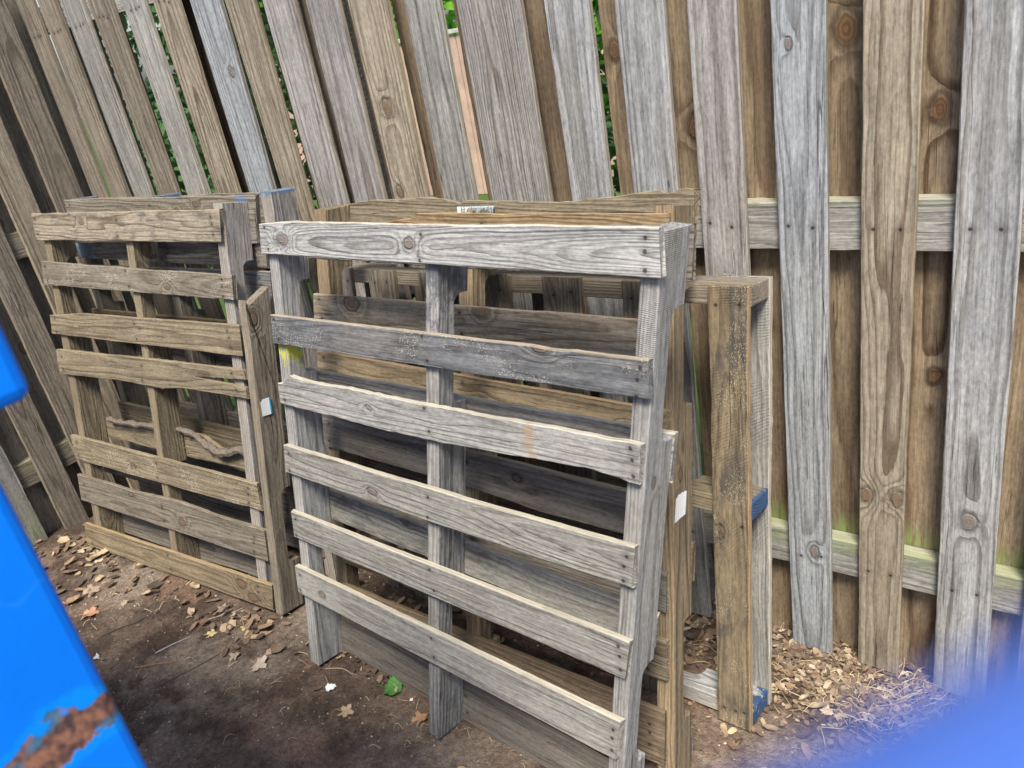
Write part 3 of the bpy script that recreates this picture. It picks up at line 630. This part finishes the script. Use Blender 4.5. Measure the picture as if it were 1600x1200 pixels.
# ------------------------------------------------------------------ beyond the fence
tr = root('tree', Matrix.Translation((-2.48,2.35,-.08)), 'dark rough barked tree standing close behind the fence', 'tree')
pts = [(0+noise.noise((i*.6,1,0))*.05, noise.noise((i*.6,5,0))*.04, i*.22) for i in range(22)]
bm_link('trunk', tube(pts, [.21-.004*i+R.uniform(-.008,.008) for i in range(22)], 18), simple('dark_bark', (.045,.04,.036), .95, .9, 60, .02), tr)
def leaf_material(name, a, b):
    n = NT(name); P = n.coord(); col = n.mix(n.step(n.N(P, 1.7, 4, .7), .35, .65), C(*a), C(*b)); n.t.links.new(col, n.b.inputs['Base Color'])
    n.b.inputs['Roughness'].default_value = .6
    try: n.b.inputs['Subsurface Weight'].default_value = 0
    except Exception: pass
    tb = n.t.nodes.new('ShaderNodeBsdfTranslucent'); n.t.links.new(col, tb.inputs[0]); ms = n.t.nodes.new('ShaderNodeMixShader'); ms.inputs[0].default_value = .35
    n.t.links.new(n.b.outputs[0], ms.inputs[1]); n.t.links.new(tb.outputs[0], ms.inputs[2]); n.t.links.new(ms.outputs[0], n.out.inputs[0]); return n.m
def leaves(name, mat, parent, N, fn, size):
    vs = []; fs = []
    for i in range(N):
        c = fn(); a = Vector((R.gauss(0,1),R.gauss(0,1),R.gauss(0,1))).normalized(); b = a.orthogonal().normalized(); s = size*R.uniform(.6,1.4); k = len(vs)
        vs += [c-a*s, c-b*s*.45+a.cross(b)*s*.12, c+a*s, c+b*s*.45+a.cross(b)*s*.12]; fs.append((k,k+1,k+2,k+3))
    me = bpy.data.meshes.new(name); me.from_pydata(vs, [], fs); return link(name, me, parent, mat)
def blob(cx, cy, cz, rx, ry, rz):
    def f():
        while 1:
            v = Vector((R.uniform(-1,1),R.uniform(-1,1),R.uniform(-1,1)))
            if v.length < 1 and noise.noise(v*2.3+Vector((cx,cy,cz))) > -.15: return Vector((v.x*rx, v.y*ry, v.z*rz+cz))
    return f
G1 = leaf_material('fresh_leaves', (.10,.30,.03), (.26,.55,.06)); G2 = leaf_material('deep_leaves', (.015,.05,.015), (.05,.12,.03))
def shrub(x, y, h, r, mat, label, N=1500, size=.06, branch=(.06,.05,.04)):
    t = root('shrub', Matrix.Translation((x, y, -.07)), label, 'shrub', 'shrubs beyond the fence')
    leaves('foliage', mat, t, N, blob(0, 0, h*.55, r, r*.8, h*.5), size)
    bm_link('stem', tube([(0,0,0),(.03,.02,h*.3),(-.02,.03,h*.8)], [.035,.03,.012], 7), simple('stem_bark', branch), t)
shrub(-6.6, 8.5, 4.4, 1.9, G1, 'bright leafy shrub seen through the gaps above the neighbouring fence', 5000, .09)
shrub(-9.8, 8.6, 4.0, 1.7, G1, 'leafy green shrub behind the left part of the neighbouring fence', 2500, .09)
shrub(-4.35, 3.3, 2.9, .95, G2, 'dark leafy shrub close behind the left part of the long fence', 2600, .045)
shrub(-5.6, 4.3, 3.2, 1.1, G2, 'dark leafy shrub farther left behind the long fence', 2200, .06)
shrub(-2.15, 4.0, 2.4, .75, G1, 'bright green shrub behind the middle of the long fence', 2600, .05)
shrub(-1.75, 3.6, 3.2, .55, G2, 'dark narrow shrub behind the right part of the long fence', 2000, .045)
NF = root('board_fence', Matrix.Translation((-6.5,6.4,0)), 'distant pinkish brown board fence of the neighbouring yard', 'fence')
nb = simple('pink_boards', (.50,.36,.29), .9, .5, 6)
for i in range(60):
    x = -3.0+i*.105
    bm_link('board', rbox(x, x+.094, 0, .02, -.06, 1.44+R.uniform(-.006,.006), bev=.003, seg=1), nb, NF)
bm_link('cap_rail', rbox(-3.02, 3.32, -.02, .05, 1.452, 1.49, bev=.004, seg=1), simple('pale_cap', (.45,.46,.42)), NF)

# ------------------------------------------------------------------ litter on the dirt
def litter_material(name, cols, rough=.8):
    n = NT(name); g = n.t.nodes.new('ShaderNodeNewGeometry'); rp = g.outputs['Random Per Island']
    cr = n.t.nodes.new('ShaderNodeValToRGB'); n.put(cr.inputs[0], rp); cr.color_ramp.interpolation = 'CONSTANT'
    for i, c in enumerate(cols):
        e = cr.color_ramp.elements[i] if i < 2 else cr.color_ramp.elements.new(i/len(cols))
        e.position = i/len(cols); e.color = (*c, 1)
    v = n.M('MULTIPLY_ADD', n.N(n.coord(), 90, 3), .9, .55); n.t.links.new(n.mix(1, cr.outputs[0], n.comb(v, v, v), 'MULTIPLY'), n.b.inputs['Base Color'])
    n.b.inputs['Roughness'].default_value = rough; return n.m
LD = [(.17,.11,.07),(.24,.16,.10),(.11,.075,.05),(.30,.22,.14),(.08,.055,.04),(.19,.135,.095),(.14,.10,.07),(.15,.10,.075),(.38,.30,.19),(.10,.075,.055)]
LC = [(.20,.13,.085),(.27,.19,.125),(.13,.09,.06),(.34,.27,.185),(.09,.065,.048),(.24,.18,.13),(.16,.115,.085),(.19,.14,.105),(.40,.34,.25),(.12,.09,.07)]
def scrap(vs, fs, x, y, s, el=1.7, lift=.004):
    z = gz(x, y); th = R.uniform(0, 6.283); c, sn = math.cos(th), math.sin(th); k = len(vs); n = R.choice((6, 8, 9, 11))
    jag = R.uniform(.35,.8)
    tx, ty = R.uniform(-.8,.8), R.uniform(-.8,.8); cu = R.uniform(-.6,1.6)
    vs.append((x, y, z+lift+s*.10))
    for i in range(n):
        a = i/n*6.283; r = s*R.uniform(jag,1.1); px = math.cos(a)*r*el*.7; py = math.sin(a)*r*.7
        vs.append((x+px*c-py*sn, y+px*sn+py*c, max(z+.0015, z+lift+s*.10+px*tx*.5+py*ty*.5+cu*(py*py+px*px*.3)/s*.6)))
    for i in range(n): fs.append((k, k+1+i, k+1+(i+1) % n))
vs = []; fs = []
def region(N, fx, fy, s0, s1):
    for _ in range(N):
        x, y = fx(), fy(); scrap(vs, fs, x, y, R.uniform(s0, s1)*R.uniform(.5,1), R.uniform(1.0,2.4), R.uniform(.0,.012))
region(1900, lambda: R.gauss(-.42,.20), lambda: R.gauss(1.56,.10), .005, .018)
region(420, lambda: R.gauss(-.34,.20), lambda: R.gauss(1.46,.09), .004, .016)
me = bpy.data.meshes.new('leaf_litter'); me.from_pydata(vs, [], fs); lit = link('leaf_litter', me, None, litter_material('dry_leaf_bits', LC))
tag(lit, 'scraps of dry tan leaves piled along the foot of the long fence at the right', 'leaf litter', None, 'stuff')
vs = []; fs = []
region(150, lambda: R.gauss(-2.93,.12), lambda: R.gauss(.98,.08), .010, .030)
region(60, lambda: R.uniform(-2.9,-1.85), lambda: R.gauss(.935,.035), .010, .028)
region(45, lambda: R.gauss(-1.98,.11), lambda: R.gauss(.93,.045), .012, .028)
region(300, lambda: R.uniform(-2.95,.1), lambda: R.uniform(.5,1.5), .002, .007)
region(26, lambda: R.gauss(-2.65,.12), lambda: R.gauss(.80,.06), .012, .028)
region(420, lambda: R.uniform(-3.1,-.5), lambda: R.uniform(1.15,1.6), .008, .024)
region(40, lambda: R.gauss(-1.5,.08), lambda: R.gauss(.985,.02), .004, .014)
me = bpy.data.meshes.new('leaf_litter'); me.from_pydata(vs, [], fs); lit = link('leaf_litter', me, None, litter_material('brown_leaf_bits', LD))
tag(lit, 'dull brown leaf scraps scattered on the dirt by the left stack and corner', 'leaf litter', None, 'stuff')
# straw
bm = bmesh.new()
def straw_strand(x, y, L, th, w=.0008):
    h = R.uniform(.002,.02); lean = R.uniform(-.6, .8); p0 = None
    for k in range(4):
        t = k/3; px = x+math.cos(th+lean*t)*L*t; py = y+math.sin(th+lean*t)*L*t; z = gz(px, py)+.003+h*math.sin(t*3.14)
        a = bm.verts.new((px-math.sin(th)*w, py+math.cos(th)*w, z)); b = bm.verts.new((px+math.sin(th)*w, py-math.cos(th)*w, z)); c = bm.verts.new((px, py, z+w*1.6))
        if p0:
            for q in range(3): bm.faces.new((p0[q], p0[(q+1) % 3], (a, b, c)[(q+1) % 3], (a, b, c)[q]))
        p0 = (a, b, c)
for _ in range(480): straw_strand(R.gauss(-.36,.20), R.gauss(1.52,.10), R.uniform(.015,.07), R.uniform(0,6.28))
for _ in range(120): straw_strand(R.gauss(-.20,.05), R.gauss(1.60,.05), R.uniform(.05,.12), R.gauss(-1.9,.5), .001)
for _ in range(160): straw_strand(R.uniform(-2.9,-.7), R.gauss(.9,.16), R.uniform(.01,.04), R.uniform(0,6.28))
o = bm_link('dry_straw', bm, litter_material('straw', [(.48,.38,.22),(.36,.27,.16),(.60,.50,.32),(.24,.17,.1)])); tag(o, 'thin dry straw and pine needles tangled in the leaf litter by the fence', 'straw', None, 'stuff')
# crumbs
vs = []; fs = []
for _ in range(3200):
    x = R.uniform(-2.8,.1); y = R.uniform(.42,1.35); s = R.uniform(.0008,.0030)*R.choice((.6,.8,1,1.3)); z = gz(x, y)+s*.3; k = len(vs)
    vs += [(x+s,y,z),(x,y+s*R.uniform(.6,1.2),z),(x-s,y,z),(x,y-s*R.uniform(.6,1.2),z),(x,y,z+s)]; fs += [(k,k+1,k+4),(k+1,k+2,k+4),(k+2,k+3,k+4),(k+3,k,k+4)]
me = bpy.data.meshes.new('gravel'); me.from_pydata(vs, [], fs); o = link('gravel', me, None, litter_material('grit', [(.42,.33,.25),(.30,.20,.14),(.55,.48,.38),(.2,.15,.12)]))
tag(o, 'fine grit and crumbs sprinkled on the dirt', 'grit', None, 'stuff')

def lobed_leaf(name, x, y, size, rot, col, label, group=None, lobes=5, curl=.3, stem=True, shape='maple', cat='leaf', tilt=(0,0), lift=.002):
    n = 60; bm = bmesh.new(); rings = []
    rr = []
    for i in range(n):
        a = i/n*6.2832
        if shape == 'maple':
            r = .55+.45*abs(math.cos(a*lobes/2))**1.3 + .07*math.sin(a*17+x*9); r *= (1-.35*(math.cos(a-math.pi) > .93))
        elif shape == 'serrate':
            r = (.78+.06*((i % 3)-1))*(1-.18*math.cos(2*a))
        elif shape == 'blade': r = 1/math.sqrt(math.cos(a)**2+9*math.sin(a)**2)
        elif shape == 'oval': r = 1/math.sqrt(math.cos(a)**2+3.4*math.sin(a)**2)
        else: r = .6+.3*noise.noise((math.cos(a)*2.2+x*5, math.sin(a)*2.2, y*5))+.12*noise.noise((a*4, x, 2))
        rr.append(r*size)
    c0 = bm.verts.new((0,0,0)); prev = None
    for m in (1,2,3,4):
        ring = []
        for i in range(n):
            a = i/n*6.2832; r = rr[i]*m/4; px, py = math.cos(a)*r, math.sin(a)*r
            z = curl*(py*py)/size*.9 - curl*.3*px*px/size + size*.13*noise.noise((px/size*2.2+x*3, py/size*2.2, 1))*(m/4) + abs(math.sin(a*lobes/2))*curl*size*.12*(m/4)
            ring.append(bm.verts.new((px, py, z)))
        for i in range(n):
            j = (i+1) % n
            if prev is None: bm.faces.new((c0, ring[i], ring[j]))
            else: bm.faces.new((prev[i], ring[i], ring[j], prev[j]))
        prev = ring
    me = bpy.data.meshes.new(name); bm.to_mesh(me); bm.free()
    for p in me.polygons: p.use_smooth = True
    mt = NT(name+'_surface'); P = mt.coord(); q = mt.sep(P)
    ang = mt.M('ARCTAN2', q[1], q[0]); vein = mt.M('SUBTRACT', 1, mt.step(mt.M('ABSOLUTE', mt.M('SINE', mt.M('MULTIPLY', ang, lobes/2+.0))), .0, .10))
    v = mt.M('MULTIPLY_ADD', mt.N(P, 55, 4, .7), 1.1, .45); cc_ = mt.mix(1, C(*col), mt.comb(v, v, v), 'MULTIPLY')
    mt.t.links.new(mt.mix(mt.M('MULTIPLY', vein, .35), cc_, C(*[min(1, c*1.5) for c in col])), mt.b.inputs['Base Color']); mt.b.inputs['Roughness'].default_value = .7
    mt.bump(mt.N(P, 120, 3), .4, .002)
    o = link(name, me, None, mt.m)
    zmin = min(v.co.z for v in me.vertices)
    o.matrix_world = Matrix.Translation((x, y, gz(x, y)+lift-zmin*.55)) @ Matrix.Rotation(rot, 4, 'Z') @ Matrix.Rotation(tilt[0], 4, 'X') @ Matrix.Rotation(tilt[1], 4, 'Y')
    sm = o.modifiers.new('thick', 'SOLIDIFY'); sm.thickness = .0006
    tag(o, label, cat, group)
    if stem:
        bm2 = tube([(-size*.3,0,.001),(-size*.9,.1*size,.003),(-size*1.35,.25*size,.001)], [.0012,.0010,.0008], 5); bm_link('leaf_stem', bm2, mt.m, o)
    return o
GL = 'dry leaves lying on the dirt'
Lf = [
 (-1.425,.842,.022,.4,(.42,.31,.19),'star shaped tan leaf in front of the grey pallet, below the white scrap','maple'),
 (-1.236,.915,.022,1.3,(.40,.24,.13),'curled reddish tan leaf leaning on the middle stringer of the grey pallet','maple'),
 (-1.785,.850,.030,.1,(.42,.35,.28),'large pale brown maple leaf on the dirt between the two stacks of pallets','maple'),
 (-1.795,.905,.026,2.2,(.33,.25,.19),'crinkled brown maple leaf touching the far side of the large pale maple leaf','blob'),
 (-1.875,.838,.018,1.9,(.34,.27,.19),'small torn brown leaf left of the large pale maple leaf','maple'),
 (-2.030,.868,.018,.8,(.52,.44,.22),'small yellowish leaf below the bottom board of the left stack','maple'),
 (-1.950,.935,.016,2.4,(.50,.44,.20),'pale yellow crumpled leaf among the litter at the right end of the left stack','maple'),
 (-2.505,.745,.030,.9,(.38,.22,.14),'reddish brown leaf beside the blue dumpster edge','maple'),
 (-2.62,.815,.032,1.6,(.30,.23,.17),'broad crumpled brown leaf left of the pale patch of dirt','maple'),
 (-2.72,.86,.022,.3,(.36,.29,.21),'folded brown leaf halfway between the dumpster and the left stack','blob'),
 (-2.44,.83,.020,2.0,(.34,.28,.21),'pair of stuck brown leaves near the pale patch of dirt','blob'),
 (-2.10,.955,.024,.6,(.30,.23,.17),'brown oak leaf lying against the bottom board of the left stack','maple'),
 (-1.98,.965,.022,2.6,(.38,.26,.16),'orange brown leaf under the right end of the bottom board','blob'),
 (-1.90,.985,.017,1.2,(.42,.28,.18),'small russet leaf right of the left stack bottom corner','blob'),
 (-2.92,.93,.020,.2,(.46,.38,.26),'pale oval leaf in the corner heap by the left fence','oval'),
 (-2.86,.95,.016,1.2,(.50,.42,.28),'round cream leaf in the corner heap by the left fence','oval'),
 (-2.78,.93,.022,.7,(.48,.40,.26),'long tan leaf at the near edge of the corner heap','oval'),
 (-.395,1.40,.024,.5,(.50,.42,.33),'pale buff leaf in front of the fence, right of the upright pallet','blob'),
 (-.43,1.53,.024,1.0,(.34,.24,.16),'rounded brown leaf under the bluish picket','blob'),
 (-.56,1.235,.014,1.2,(.50,.42,.26),'small cream leaf in front of the upright pallet','oval'),
 (-.46,1.16,.015,2.4,(.45,.38,.24),'small oval leaf between the upright pallet and the blue bar','oval'),
 (-1.05,.845,.012,.3,(.50,.34,.16),'tiny orange leaf at the bottom edge of the picture below the middle stringer','oval'),
]
for (x, y, s, r, c, lab, sh) in Lf:
    lobed_leaf('dry_leaf', x, y, s, r, c, lab, GL, shape=sh, stem=(sh == 'maple'), curl=R.uniform(.25,.5), tilt=(R.uniform(-.15,.15), R.uniform(-.15,.15)))
lobed_leaf('green_leaf', -1.372, .962, .036, .4, (.07,.20,.045), 'fresh green serrated leaf by the foot of the grey pallet', None, shape='serrate', curl=.5, lift=.004)
lobed_leaf('paper_scrap', -1.527, .883, .021, 1.1, (.80,.82,.82), 'crumpled white paper scrap on the dirt by the left leg of the grey pallet', None, shape='blob', stem=False, curl=.6, cat='paper')
lobed_leaf('paper_scrap', -1.302, .955, .008, .4, (.80,.76,.70), 'tiny white scrap right of the green leaf', None, shape='blob', stem=False, curl=.4, cat='paper')
lobed_leaf('foil_scrap', -2.285, .640, .017, .4, (.45,.46,.46), 'crumpled grey foil scrap beside the dumpster edge', None, shape='blob', stem=False, curl=.7, cat='foil')
def twig(name, a, b, rad, col, label, cat='twig', bend=.01, group='twigs on the dirt'):
    pts = []
    for k in range(9):
        t = k/8; x = a[0]*(1-t)+b[0]*t+bend*math.sin(t*3.1); y = a[1]*(1-t)+b[1]*t+bend*math.sin(t*5); pts.append((x-a[0], y-a[1], gz(x, y)-gz(*a)+rad*1.2))
    o = bm_link(name, tube(pts, [rad*(1-.05*k) for k in range(9)], 6), simple(name+'_bark', col, .9, .5, 150, .001)); o.location = (a[0], a[1], gz(*a)); tag(o, label, cat, group)
twig('twig', (-1.99,.65), (-1.93,.84), .0016, (.10,.075,.06), 'long thin dark twig lying across the dirt in front of the left stack')
twig('twig', (-2.12,.735), (-2.08,.83), .0022, (.36,.36,.38), 'short straight grey stick beside the long dark twig', bend=.001)
twig('twig', (-2.12,.67), (-2.03,.74), .0028, (.36,.17,.09), 'reddish bark sliver below the straight grey stick', bend=.003)
twig('twig', (-2.06,.96), (-1.93,.93), .0022, (.26,.21,.17), 'branching pale twig along the litter at the foot of the left stack')
twig('twig', (-2.10,.90), (-2.04,1.0), .0018, (.40,.34,.27), 'pale forked twig standing out of the litter under the bottom board')
twig('twig', (-1.60,.93), (-1.50,.965), .0014, (.34,.28,.20), 'thin straw coloured twig beside the left leg of the grey pallet')
twig('twig', (-2.36,.70), (-2.30,.83), .0024, (.09,.075,.065), 'dark curved twig right of the reddish brown leaf', bend=.015)
